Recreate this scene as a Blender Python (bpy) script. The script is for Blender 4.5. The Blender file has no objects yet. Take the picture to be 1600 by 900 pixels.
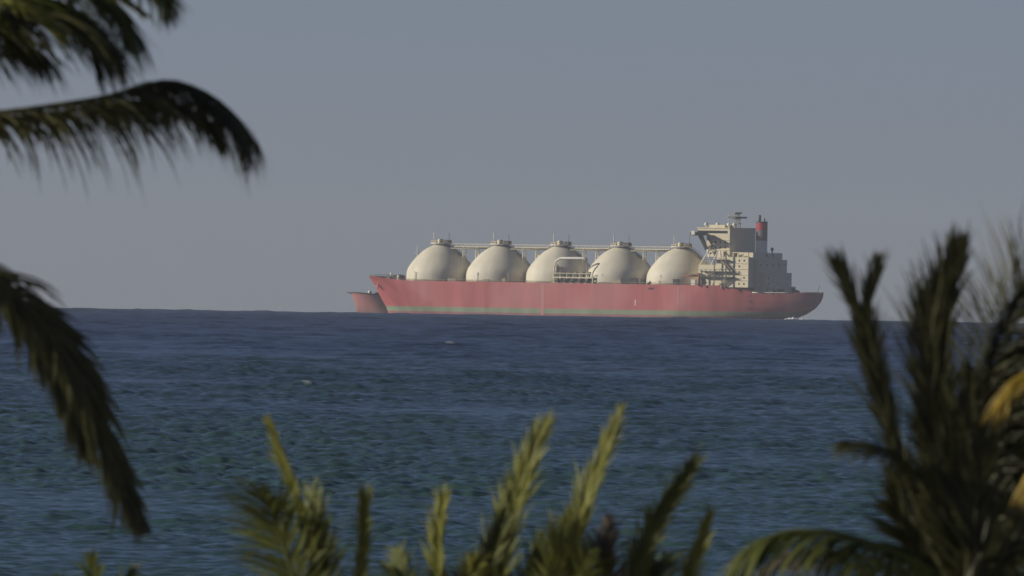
import bpy, math, random
import numpy as np
from mathutils import Vector, Matrix

random.seed(7)
SC = bpy.context.scene
COL = SC.collection
R_ = math.radians

# ------------------------------------------------------------------ camera, sky, sun
CAM_H = 11.3                       # eye height over the sea
EARTH = 6371000.0
SHIP_D = 12000.0
RAD_PX = 0.406 / SHIP_D            # angle of one pixel of a 1600 px wide frame
HORIZON_DIP = math.sqrt(2 * CAM_H / EARTH)
PITCH = -HORIZON_DIP + 43.6 * RAD_PX
ROLL = math.atan(0.0158)

cam_d = bpy.data.cameras.new('camera')
cam = bpy.data.objects.new('camera', cam_d)
COL.objects.link(cam)
cam_d.sensor_width = 36.0
cam_d.lens = 18.0 / math.tan(800 * RAD_PX)
cam_d.clip_start = 0.5
cam_d.clip_end = 60000.0
cam_d.dof.use_dof = True
cam_d.dof.focus_distance = SHIP_D
cam_d.dof.aperture_fstop = cam_d.lens / 56.0
CAM_ROT = Matrix.Rotation(math.pi / 2 + PITCH, 4, 'X') @ Matrix.Rotation(ROLL, 4, 'Z')
cam.matrix_world = Matrix.Translation((0, 0, CAM_H)) @ CAM_ROT
SC.camera = cam

SUN_EL, SUN_AZ_X, SUN_AZ_Y = R_(20), -math.cos(R_(1)), -math.sin(R_(1))
world = bpy.data.worlds.new('World')
SC.world = world
world.use_nodes = True
nt = world.node_tree
sky = nt.nodes.new('ShaderNodeTexSky')
sky.sky_type = 'NISHITA'
sky.sun_disc = False
sky.sun_elevation = SUN_EL
sky.sun_rotation = math.atan2(SUN_AZ_X, SUN_AZ_Y)
sky.altitude = 0
sky.air_density = 0.40
sky.dust_density = 0.35
sky.ozone_density = 0.6
wb = nt.nodes.new('ShaderNodeMix')                       # the camera's slightly cool white balance
wb.data_type = 'RGBA'
wb.blend_type = 'MULTIPLY'
wb.inputs[0].default_value = 1.0
wb.inputs[7].default_value = (0.97, 0.925, 1.06, 1)
nt.links.new(sky.outputs[0], wb.inputs[6])
nt.links.new(wb.outputs[2], nt.nodes['Background'].inputs[0])
nt.nodes['Background'].inputs[1].default_value = 0.055

sun_d = bpy.data.lights.new('sun', 'SUN')
sun = bpy.data.objects.new('sun', sun_d)
COL.objects.link(sun)
sun_d.energy = 4.1
sun_d.angle = R_(0.5)
sun_d.color = (1.0, 0.91, 0.78)
sdir = Vector((SUN_AZ_X * math.cos(SUN_EL), SUN_AZ_Y * math.cos(SUN_EL), math.sin(SUN_EL)))
sun.rotation_euler = sdir.to_track_quat('Z', 'Y').to_euler()
sun.location = (-300, -200, 300)

vs = SC.view_settings
vs.view_transform = 'Standard'
vs.look = 'None'
vs.exposure = 0.0
vs.gamma = 1.0
cy = SC.cycles
cy.use_denoising = True
cy.filter_width = 1.6
cy.max_bounces = 6
cy.diffuse_bounces = 3
cy.glossy_bounces = 3
cy.transmission_bounces = 4
cy.volume_bounces = 1
cy.caustics_reflective = False
cy.caustics_refractive = False

# ------------------------------------------------------------------ helpers
def tag(o, label=None, cat=None, group=None, kind=None):
    if label: o['label'] = label
    if cat: o['category'] = cat
    if group: o['group'] = group
    if kind: o['kind'] = kind
    return o

def empty(name, loc=(0, 0, 0), rz=0.0):
    o = bpy.data.objects.new(name, None)
    COL.objects.link(o)
    o.location = loc
    o.rotation_euler = (0, 0, rz)
    return o

class MB:
    """collects shapes and links them as one mesh object"""
    def __init__(s):
        s.v, s.f, s.sm, s.at = [], [], [], []
    def add(s, vs_, fs, smooth=False, val=0.5):
        n = len(s.v)
        s.v += [tuple(p) for p in vs_]
        s.f += [tuple(i + n for i in f) for f in fs]
        s.sm += [smooth] * len(fs)
        s.at += [val] * len(vs_)
        return s
    def box(s, x0, x1, y0, y1, z0, z1, ch=0.0):
        vs_ = [(x0, y0, z0), (x1, y0, z0), (x1, y1, z0), (x0, y1, z0),
               (x0, y0, z1), (x1, y0, z1), (x1, y1, z1), (x0, y1, z1)]
        return s.add(vs_, [(3, 2, 1, 0), (4, 5, 6, 7), (0, 1, 5, 4), (1, 2, 6, 5), (2, 3, 7, 6), (3, 0, 4, 7)])
    def tube(s, pts, rad, n=8, cap=True, smooth=True):
        pts = [Vector(p) for p in pts]
        if not isinstance(rad, (list, tuple)): rad = [rad] * len(pts)
        ref = Vector((0, 0, 1))
        vs_, fs = [], []
        for i, p in enumerate(pts):
            t = (pts[min(i + 1, len(pts) - 1)] - pts[max(i - 1, 0)]).normalized()
            r0 = ref if abs(t.dot(ref)) < 0.95 else Vector((1, 0, 0))
            a = t.cross(r0).normalized(); b = t.cross(a)
            for k in range(n):
                an = 2 * math.pi * k / n
                vs_.append(p + (a * math.cos(an) + b * math.sin(an)) * rad[i])
        for i in range(len(pts) - 1):
            for k in range(n):
                k2 = (k + 1) % n
                fs.append((i * n + k, i * n + k2, (i + 1) * n + k2, (i + 1) * n + k))
        if cap:
            fs.append(tuple(range(n - 1, -1, -1)))
            fs.append(tuple((len(pts) - 1) * n + k for k in range(n)))
        return s.add(vs_, fs, smooth)
    def lathe(s, cx, cy_, prof, n=32, sx=1.0, sy=1.0, smooth=True):
        vs_, fs = [], []
        for r, z in prof:
            for k in range(n):
                a = 2 * math.pi * k / n
                vs_.append((cx + r * sx * math.cos(a), cy_ + r * sy * math.sin(a), z))
        m = len(prof)
        for i in range(m - 1):
            for k in range(n):
                k2 = (k + 1) % n
                fs.append((i * n + k, i * n + k2, (i + 1) * n + k2, (i + 1) * n + k))
        s.add(vs_, fs, smooth)
        s.add([vs_[k] for k in range(n)], [tuple(range(n - 1, -1, -1))])
        s.add([vs_[(m - 1) * n + k] for k in range(n)], [tuple(range(n))])
        return s
    def ball(s, c, r, n=12):
        prof = [(r * math.sin(math.pi * i / n), c[2] - r * math.cos(math.pi * i / n)) for i in range(n + 1)]
        prof[0] = (0.02 * r, prof[0][1]); prof[-1] = (0.02 * r, prof[-1][1])
        return s.lathe(c[0], c[1], prof, 16)
    def prism(s, poly, y0, y1):            # polygon in (x, z) drawn along y
        n = len(poly)
        vs_ = [(x, y0, z) for x, z in poly] + [(x, y1, z) for x, z in poly]
        fs = [tuple(range(n)), tuple(range(2 * n - 1, n - 1, -1))]
        fs += [(i, i + n, (i + 1) % n + n, (i + 1) % n) for i in range(n)]
        return s.add(vs_, fs)
    def prism_x(s, poly, x0, x1):          # polygon in (y, z) drawn along x
        n = len(poly)
        vs_ = [(x0, y, z) for y, z in poly] + [(x1, y, z) for y, z in poly]
        fs = [tuple(range(n)), tuple(range(2 * n - 1, n - 1, -1))]
        fs += [(i, i + n, (i + 1) % n + n, (i + 1) % n) for i in range(n)]
        return s.add(vs_, fs)
    def build(s, name, mat, parent=None, attr=False):
        me = bpy.data.meshes.new(name)
        me.from_pydata(s.v, [], s.f)
        me.polygons.foreach_set('use_smooth', s.sm)
        if attr:
            a = me.attributes.new('tone', 'FLOAT', 'POINT')
            a.data.foreach_set('value', s.at)
        me.materials.append(mat)
        me.update()
        o = bpy.data.objects.new(name, me)
        COL.objects.link(o)
        if parent: o.parent = parent
        return o

def mat_new(name):
    m = bpy.data.materials.new(name)
    m.use_nodes = True
    return m, m.node_tree, m.node_tree.nodes['Principled BSDF']

def paint(name, col, rough=0.5, var=0.12, scale=0.15, streak=True, dirt=None):
    """weathered ship paint: broad tone changes and run-down streaks"""
    m, t, p = mat_new(name)
    tc = t.nodes.new('ShaderNodeTexCoord')
    mp = t.nodes.new('ShaderNodeMapping')
    mp.inputs['Scale'].default_value = (1, 1, 0.12) if streak else (1, 1, 1)
    n = t.nodes.new('ShaderNodeTexNoise')
    n.inputs['Scale'].default_value = scale
    n.inputs['Detail'].default_value = 5
    n.inputs['Roughness'].default_value = 0.6
    r = t.nodes.new('ShaderNodeValToRGB')
    r.color_ramp.elements[0].position = 0.3
    r.color_ramp.elements[1].position = 0.7
    d = dirt or tuple(c * (1 - 2 * var) for c in col)
    r.color_ramp.elements[0].color = (*d, 1)
    r.color_ramp.elements[1].color = (*col, 1)
    t.links.new(tc.outputs['Object'], mp.inputs[0])
    t.links.new(mp.outputs[0], n.inputs['Vector'])
    t.links.new(n.outputs[0], r.inputs[0])
    t.links.new(r.outputs[0], p.inputs['Base Color'])
    p.inputs['Roughness'].default_value = rough
    p.inputs['Specular IOR Level'].default_value = 0.3
    return m

def hull_paint(name, red, bands):
    """red topsides over a green belt over faded antifouling, streaked"""
    m, t, p = mat_new(name)
    tc = t.nodes.new('ShaderNodeTexCoord')
    sep = t.nodes.new('ShaderNodeSeparateXYZ')
    t.links.new(tc.outputs['Object'], sep.inputs[0])
    n2 = t.nodes.new('ShaderNodeTexNoise'); n2.inputs['Scale'].default_value = 0.12; n2.inputs['Detail'].default_value = 4
    t.links.new(tc.outputs['Object'], n2.inputs['Vector'])
    ad = t.nodes.new('ShaderNodeMath'); ad.operation = 'MULTIPLY_ADD'
    ad.inputs[1].default_value = 0.5
    t.links.new(n2.outputs[0], ad.inputs[0]); t.links.new(sep.outputs[2], ad.inputs[2])
    mr = t.nodes.new('ShaderNodeMapRange'); mr.inputs['From Min'].default_value = -5; mr.inputs['From Max'].default_value = 25
    t.links.new(ad.outputs[0], mr.inputs[0])
    r = t.nodes.new('ShaderNodeValToRGB'); r.color_ramp.interpolation = 'CONSTANT'
    el = r.color_ramp.elements
    el[0].position = 0; el[0].color = (*bands[0][1], 1)
    el[1].position = (bands[1][0] + 5.25) / 30; el[1].color = (*bands[1][1], 1)
    for z, c in bands[2:]:
        e = el.new((z + 5.25) / 30); e.color = (*c, 1)
    t.links.new(mr.outputs[0], r.inputs[0])
    mp = t.nodes.new('ShaderNodeMapping'); mp.inputs['Scale'].default_value = (1, 1, 0.14)
    n = t.nodes.new('ShaderNodeTexNoise'); n.inputs['Scale'].default_value = 0.14; n.inputs['Detail'].default_value = 6
    t.links.new(tc.outputs['Object'], mp.inputs[0]); t.links.new(mp.outputs[0], n.inputs['Vector'])
    rr = t.nodes.new('ShaderNodeValToRGB')
    rr.color_ramp.elements[0].position = 0.32; rr.color_ramp.elements[0].color = (0.74, 0.70, 0.70, 1)
    rr.color_ramp.elements[1].position = 0.68; rr.color_ramp.elements[1].color = (1.0, 1.0, 1.0, 1)
    t.links.new(n.outputs[0], rr.inputs[0])
    mx = t.nodes.new('ShaderNodeMix'); mx.data_type = 'RGBA'; mx.blend_type = 'MULTIPLY'; mx.inputs[0].default_value = 1
    t.links.new(r.outputs[0], mx.inputs[6]); t.links.new(rr.outputs[0], mx.inputs[7])
    # chalked, faded patches along the flat of the side; none forward, which paints the flare's shade into the bow
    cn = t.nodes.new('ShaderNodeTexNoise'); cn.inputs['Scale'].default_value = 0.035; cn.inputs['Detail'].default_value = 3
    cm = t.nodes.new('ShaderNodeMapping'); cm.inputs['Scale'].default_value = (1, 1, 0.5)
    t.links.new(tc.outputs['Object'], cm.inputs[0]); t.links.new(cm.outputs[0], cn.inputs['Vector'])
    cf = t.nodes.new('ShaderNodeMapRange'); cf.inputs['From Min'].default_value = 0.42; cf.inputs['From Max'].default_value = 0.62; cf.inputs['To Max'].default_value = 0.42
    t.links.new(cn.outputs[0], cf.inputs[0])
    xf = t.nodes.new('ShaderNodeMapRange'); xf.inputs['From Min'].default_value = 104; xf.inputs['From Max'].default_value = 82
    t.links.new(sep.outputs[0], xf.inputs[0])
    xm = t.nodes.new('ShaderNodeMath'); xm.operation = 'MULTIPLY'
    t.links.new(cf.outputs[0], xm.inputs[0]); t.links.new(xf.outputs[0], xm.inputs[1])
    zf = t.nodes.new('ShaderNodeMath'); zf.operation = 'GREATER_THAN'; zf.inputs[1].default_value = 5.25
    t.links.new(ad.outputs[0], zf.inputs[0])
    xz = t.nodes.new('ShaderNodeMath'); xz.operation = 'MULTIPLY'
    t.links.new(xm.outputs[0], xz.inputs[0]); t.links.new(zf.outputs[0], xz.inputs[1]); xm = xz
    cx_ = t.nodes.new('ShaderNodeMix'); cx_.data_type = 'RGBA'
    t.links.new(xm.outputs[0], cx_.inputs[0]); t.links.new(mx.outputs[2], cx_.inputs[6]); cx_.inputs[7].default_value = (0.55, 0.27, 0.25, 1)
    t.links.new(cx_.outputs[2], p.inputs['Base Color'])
    p.inputs['Roughness'].default_value = 0.55
    p.inputs['Specular IOR Level'].default_value = 0.3
    return m

def leaf_mat(name, dark, light, trans=0.3):
    m, t, p = mat_new(name)
    at = t.nodes.new('ShaderNodeAttribute'); at.attribute_name = 'tone'
    r = t.nodes.new('ShaderNodeValToRGB')
    r.color_ramp.elements[0].color = (*dark, 1)
    r.color_ramp.elements[1].color = (*light, 1)
    t.links.new(at.outputs['Fac'], r.inputs[0])
    t.links.new(r.outputs[0], p.inputs['Base Color'])
    p.inputs['Roughness'].default_value = 0.5
    p.inputs['Specular IOR Level'].default_value = 0.25
    tr = t.nodes.new('ShaderNodeBsdfTranslucent')
    t.links.new(r.outputs[0], tr.inputs[0])
    ms = t.nodes.new('ShaderNodeMixShader'); ms.inputs[0].default_value = trans
    t.links.new(p.outputs[0], ms.inputs[1]); t.links.new(tr.outputs[0], ms.inputs[2])
    t.links.new(ms.outputs[0], t.nodes['Material Output'].inputs[0])
    return m

M = {
    'cream': paint('cream_paint', (0.80, 0.72, 0.50), 0.5, 0.06),
    'dome': paint('dome_paint', (0.74, 0.70, 0.55), 0.6, 0.09, 0.16),
    'white': paint('white_paint', (0.80, 0.78, 0.70), 0.45, 0.05),
    'grey': paint('grey_paint', (0.16, 0.16, 0.155), 0.6, 0.15),
    'dark': paint('dark_fitting', (0.05, 0.052, 0.055), 0.6, 0.2),
    'glass': paint('window_glass', (0.025, 0.03, 0.035), 0.15, 0.1),
    'buff': paint('buff_steel', (0.42, 0.38, 0.26), 0.6, 0.15),
    'red_deck': paint('red_deck_paint', (0.30, 0.085, 0.065), 0.6, 0.15),
    'red_band': paint('red_funnel_paint', (0.40, 0.022, 0.05), 0.5, 0.1),
    'pale_red': paint('pale_red_paint', (0.56, 0.24, 0.22), 0.6, 0.06),
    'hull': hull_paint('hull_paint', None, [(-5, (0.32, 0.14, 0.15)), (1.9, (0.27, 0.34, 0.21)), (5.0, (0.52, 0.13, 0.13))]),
    'hull2': hull_paint('freighter_paint', None, [(-5, (0.38, 0.22, 0.19)), (2.0, (0.48, 0.24, 0.21)), (5.0, (0.50, 0.21, 0.19))]),
}
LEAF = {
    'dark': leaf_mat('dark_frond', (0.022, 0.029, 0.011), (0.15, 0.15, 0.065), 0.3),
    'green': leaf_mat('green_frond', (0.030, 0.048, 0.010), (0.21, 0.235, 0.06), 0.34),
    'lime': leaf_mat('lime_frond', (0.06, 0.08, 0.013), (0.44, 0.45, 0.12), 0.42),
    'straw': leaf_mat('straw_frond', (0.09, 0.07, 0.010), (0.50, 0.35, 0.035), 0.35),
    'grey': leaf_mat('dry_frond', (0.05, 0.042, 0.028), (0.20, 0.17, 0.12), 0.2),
}

# ------------------------------------------------------------------ sea: one sheet following the earth's curve
WAVE_A = 0.0068
def make_sea():
    rng = np.random.default_rng(11)
    half = 960 * RAD_PX
    fine = np.linspace(-half, half, 500)
    side = np.concatenate([half + np.geomspace(0.0006, R_(58) - half, 36)])
    az = np.concatenate([-side[::-1], fine, side])
    def run(a, b, k): return np.geomspace(a, b, int(math.log(b / a) / k), endpoint=False)
    r = np.concatenate([np.arange(205.0, 600.0, 6.0), run(600, 2400, 3.2e-4), run(2400, 13200, 4.6e-4), np.linspace(13200.0, 16000.0, 24)])
    nr, na = len(r), len(az)
    dr = np.gradient(r)
    da = np.gradient(az)
    RR, AA = np.meshgrid(r, az, indexing='ij')
    X = (RR * np.sin(AA)).astype(np.float32); Y = (RR * np.cos(AA)).astype(np.float32)
    Z = np.zeros_like(X)
    N = 150
    lam = np.exp(rng.uniform(math.log(0.7), math.log(26), N))
    env = np.clip(0.85 + (r - 700) / 2500.0, 0.6, 4.4).astype(np.float32)[:, None]
    for L in lam:
        # long waves run to the shore, the small chop runs every way
        th = R_(258) + rng.normal(0, 0.45 + 0.3 * math.exp(-L / 5.0))
        k = 2 * math.pi / L
        kx, ky = k * math.cos(th), k * math.sin(th)
        amp = WAVE_A * L if L < 2.2 else WAVE_A * 2.2 * (L / 2.2) ** 0.14
        ph = rng.uniform(0, 2 * math.pi)
        wr = np.clip(2.2 - dr * abs(ky), 0, 1)          # fade what the grid cannot carry
        wc = np.clip(2.2 - r * da[len(az) // 2] * abs(kx), 0, 1)
        i1 = np.nonzero(wr * wc > 0.01)[0]
        if len(i1) == 0: continue
        a_, b_ = i1[0], i1[-1] + 1
        w = (wr * wc)[a_:b_, None].astype(np.float32) * np.clip(2.5 - r[a_:b_, None] * da[None, :] * abs(kx), 0, 1).astype(np.float32)
        Z[a_:b_] += (amp * w) * np.sin(np.float32(kx) * X[a_:b_] + np.float32(ky) * Y[a_:b_] + np.float32(ph))
    g = np.ones_like(X)                                   # gusts: rougher and calmer patches
    for q in range(9):
        L = rng.uniform(8, 160); th = rng.uniform(0, math.pi)
        g += 0.12 * np.sin(2 * math.pi / L * (X * math.cos(th) + Y * math.sin(th) * 0.3) + rng.uniform(0, 6.3)).astype(np.float32)
    Z *= np.clip(g, 0.3, 2.0)
    crest = np.zeros_like(Z)
    for lo, hi in ((600, 1100), (1100, 1700), (1700, 3000), (3000, 7000)):
        m_ = (r >= lo) & (r < hi)
        c0 = len(az) // 2 - 250
        q = np.quantile(Z[m_][:, c0:c0 + 500], 0.99999)
        crest[m_] = np.clip((Z[m_] - q) / (0.06 * q), 0, 1)
    Z *= env * np.clip((r[:, None] - 205) / 60, 0, 1)
    Z = Z - RR ** 2 / (2 * EARTH)
    co = np.stack([X, Y, Z], -1).astype(np.float32).reshape(-1)
    me = bpy.data.meshes.new('sea')
    nv = nr * na
    idx = np.arange(nv, dtype=np.int32).reshape(nr, na)
    q = np.stack([idx[:-1, :-1], idx[:-1, 1:], idx[1:, 1:], idx[1:, :-1]], -1).reshape(-1, 4)[:, ::-1]
    nf = len(q)
    me.vertices.add(nv); me.vertices.foreach_set('co', co)
    me.loops.add(nf * 4); me.loops.foreach_set('vertex_index', np.ascontiguousarray(q).reshape(-1))
    me.polygons.add(nf)
    me.polygons.foreach_set('loop_start', np.arange(0, nf * 4, 4, dtype=np.int32))
    me.polygons.foreach_set('use_smooth', np.ones(nf, dtype=bool))
    me.update(calc_edges=True)
    a = me.attributes.new('foam', 'FLOAT', 'POINT')
    a.data.foreach_set('value', crest.astype(np.float32).reshape(-1))
    ch = np.broadcast_to((0.20 + 0.11 * np.clip((r - 1500) / 5000, 0, 1))[:, None], RR.shape)   # chop finer than the mesh
    a = me.attributes.new('chop', 'FLOAT', 'POINT')
    a.data.foreach_set('value', np.ascontiguousarray(ch).astype(np.float32).reshape(-1))
    m, t, p = mat_new('sea_water')
    tc = t.nodes.new('ShaderNodeTexCoord')
    mp = t.nodes.new('ShaderNodeMapping'); mp.inputs['Scale'].default_value = (0.012, 0.0022, 0.004)
    n = t.nodes.new('ShaderNodeTexNoise'); n.inputs['Scale'].default_value = 1.0; n.inputs['Detail'].default_value = 4
    t.links.new(tc.outputs['Object'], mp.inputs[0]); t.links.new(mp.outputs[0], n.inputs['Vector'])
    sp = t.nodes.new('ShaderNodeSeparateXYZ'); t.links.new(tc.outputs['Object'], sp.inputs[0])
    dep = t.nodes.new('ShaderNodeMapRange')                # green over the shelf, navy where it gets deep
    dep.inputs['From Min'].default_value = 900; dep.inputs['From Max'].default_value = 3600
    t.links.new(sp.outputs[1], dep.inputs[0])
    ma = t.nodes.new('ShaderNodeMath'); ma.operation = 'MULTIPLY_ADD'; ma.inputs[1].default_value = 0.9
    t.links.new(n.outputs[0], ma.inputs[0]); t.links.new(dep.outputs[0], ma.inputs[2])
    ms = t.nodes.new('ShaderNodeMath'); ms.operation = 'SUBTRACT'; ms.inputs[1].default_value = 0.45
    t.links.new(ma.outputs[0], ms.inputs[0])
    cr = t.nodes.new('ShaderNodeValToRGB')
    cr.color_ramp.elements[0].position = 0.0; cr.color_ramp.elements[0].color = (0.040, 0.086, 0.082, 1)
    cr.color_ramp.elements[1].position = 1.0; cr.color_ramp.elements[1].color = (0.010, 0.030, 0.074, 1)
    t.links.new(ms.outputs[0], cr.inputs[0])
    fa = t.nodes.new('ShaderNodeAttribute'); fa.attribute_name = 'foam'
    fm = t.nodes.new('ShaderNodeMath'); fm.operation = 'MULTIPLY'; fm.inputs[1].default_value = 0.7
    t.links.new(fa.outputs['Fac'], fm.inputs[0])
    mx = t.nodes.new('ShaderNodeMix'); mx.data_type = 'RGBA'
    t.links.new(fm.outputs[0], mx.inputs[0]); t.links.new(cr.outputs[0], mx.inputs[6])
    mx.inputs[7].default_value = (0.6, 0.64, 0.66, 1)
    t.links.new(mx.outputs[2], p.inputs['Base Color'])
    ra = t.nodes.new('ShaderNodeAttribute'); ra.attribute_name = 'chop'
    t.links.new(ra.outputs['Fac'], p.inputs['Roughness'])
    p.inputs['IOR'].default_value = 1.333
    me.materials.append(m)
    o = bpy.data.objects.new('sea', me); COL.objects.link(o)
    tag(o, kind='structure')
make_sea()

# ------------------------------------------------------------------ the shore the palms grow on
def make_shore():
    rng = random.Random(3)
    xs = [-260 + 13 * i for i in range(41)]
    ys = [-80 + 10 * i for i in range(32)]
    vs_, fs = [], []
    for y in ys:
        for x in xs:
            z = 2.2 if y < 180 else 2.2 - 3.2 * ((y - 180) / 50) ** 1.2
            vs_.append((x, y, z + rng.uniform(-0.12, 0.12)))
    nx = len(xs)
    for j in range(len(ys) - 1):
        for i in range(nx - 1):
            fs.append((j * nx + i, j * nx + i + 1, (j + 1) * nx + i + 1, (j + 1) * nx + i))
    m = paint('beach_sand', (0.34, 0.28, 0.19), 0.9, 0.15, 0.4, False)
    o = MB().add(vs_, fs, True).build('beach', m)
    tag(o, kind='structure')
make_shore()

# ------------------------------------------------------------------ gas carrier
def smooth01(a):
    a = max(0.0, min(1.0, a)); return a * a * (3 - 2 * a)

def lerp_tab(tab, x):
    if x <= tab[0][0]: return tab[0][1]
    for (x0, y0), (x1, y1) in zip(tab, tab[1:]):
        if x <= x1: return y0 + (y1 - y0) * (x - x0) / (x1 - x0)
    return tab[-1][1]

def spline(pts, n):
    P = [2 * pts[0] - pts[1]] + pts + [2 * pts[-1] - pts[-2]]
    out = []
    m = len(pts) - 1
    for i in range(n + 1):
        u = min(i / n * m, m - 1e-6); k = int(u); t = u - k
        p0, p1, p2, p3 = P[k], P[k + 1], P[k + 2], P[k + 3]
        out.append(0.5 * ((2 * p1) + (p2 - p0) * t + (2 * p0 - 5 * p1 + 4 * p2 - p3) * t * t + (3 * p1 - p0 - 3 * p2 + p3) * t ** 3))
    return out

class HullForm:
    def __init__(s, B, stem, stern, top, fore_wl, fore_dk, aft_wl, aft_dk, aft_end_wl, aft_end_dk, zk, zref=0.0):
        s.B, s.stem, s.stern, s.top = B, stem, stern, top
        s.fw, s.fd, s.aw, s.ad, s.ew, s.ed, s.zk, s.zref = fore_wl, fore_dk, aft_wl, aft_dk, aft_end_wl, aft_end_dk, zk, zref
    def half(s, x, z, zt):
        zt = max(zt, s.zref)
        t = max(0.0, min(1.0, z / zt))
        xb, xs = lerp_tab(s.stem, z), lerp_tab(s.stern, z)
        f0 = s.fw + (s.fd - s.fw) * t ** 1.3
        b = s.B / 2
        if x > f0:
            q = max(0.0, min(1.0, (x - f0) / (xb - f0)))
            full = (1 - q ** (1.35 + 0.75 * t)) ** (1.0 - 0.22 * t)
            return b * full
        a0 = s.aw + (s.ad - s.aw) * t ** 0.9
        if x < a0:
            q = max(0.0, min(1.0, (a0 - x) / (a0 - xs)))
            e = s.ew + (s.ed - s.ew) * t
            return e + (b - e) * (1 - q ** 1.6) ** 0.74
        return b
    def build(s, name, mat, parent, xs, nz=18, deck_mat=None):
        mb = MB()
        rows = []
        for f in xs:                      # f in 0..1 from stern to stem
            row = []
            x_dk = lerp_tab(s.stern, 99) + f * (lerp_tab(s.stem, 99) - lerp_tab(s.stern, 99))
            zt = s.top(x_dk)
            for j in range(nz + 1):
                z = s.zk + (zt - s.zk) * j / nz
                x0, x1 = lerp_tab(s.stern, z), lerp_tab(s.stem, z)
                x = x0 + f * (x1 - x0)
                if 0.0 < f < 1.0:         # keep the parallel body square, rake only the ends
                    we = max(0, 1 - f / 0.2) + max(0, (f - 0.8) / 0.2)
                    x = x * we + x_dk * (1 - we)
                row.append((x, s.half(x, z, zt), z))
            rows.append(row)
        vs_, fs = [], []
        n = nz + 1
        for sgn in (1, -1):
            base = len(vs_)
            for row in rows:
                vs_ += [(x, sgn * y, z) for x, y, z in row]
            for i in range(len(rows) - 1):
                for j in range(nz):
                    q = (base + i * n + j, base + (i + 1) * n + j, base + (i + 1) * n + j + 1, base + i * n + j + 1)
                    fs.append(q if sgn < 0 else q[::-1])
        h = len(rows) * n
        for j in range(nz):               # transom
            fs.append((j, j + 1, h + j + 1, h + j))
        mb.add(vs_, fs, True)
        hull = mb.build(name, mat, parent)
        dk = MB()
        dv = []
        for row in rows:
            x, y, z = row[-1]
            dv += [(x, max(0, y - 0.25), z - 0.9), (x, -max(0, y - 0.25), z - 0.9)]
        dk.add(dv, [(2 * i, 2 * i + 1, 2 * i + 3, 2 * i + 2) for i in range(len(rows) - 1)])
        dk.build('deck', deck_mat, parent)
        return hull

def drop(x, y): return -(x * x + y * y) / (2 * EARTH)

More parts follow.
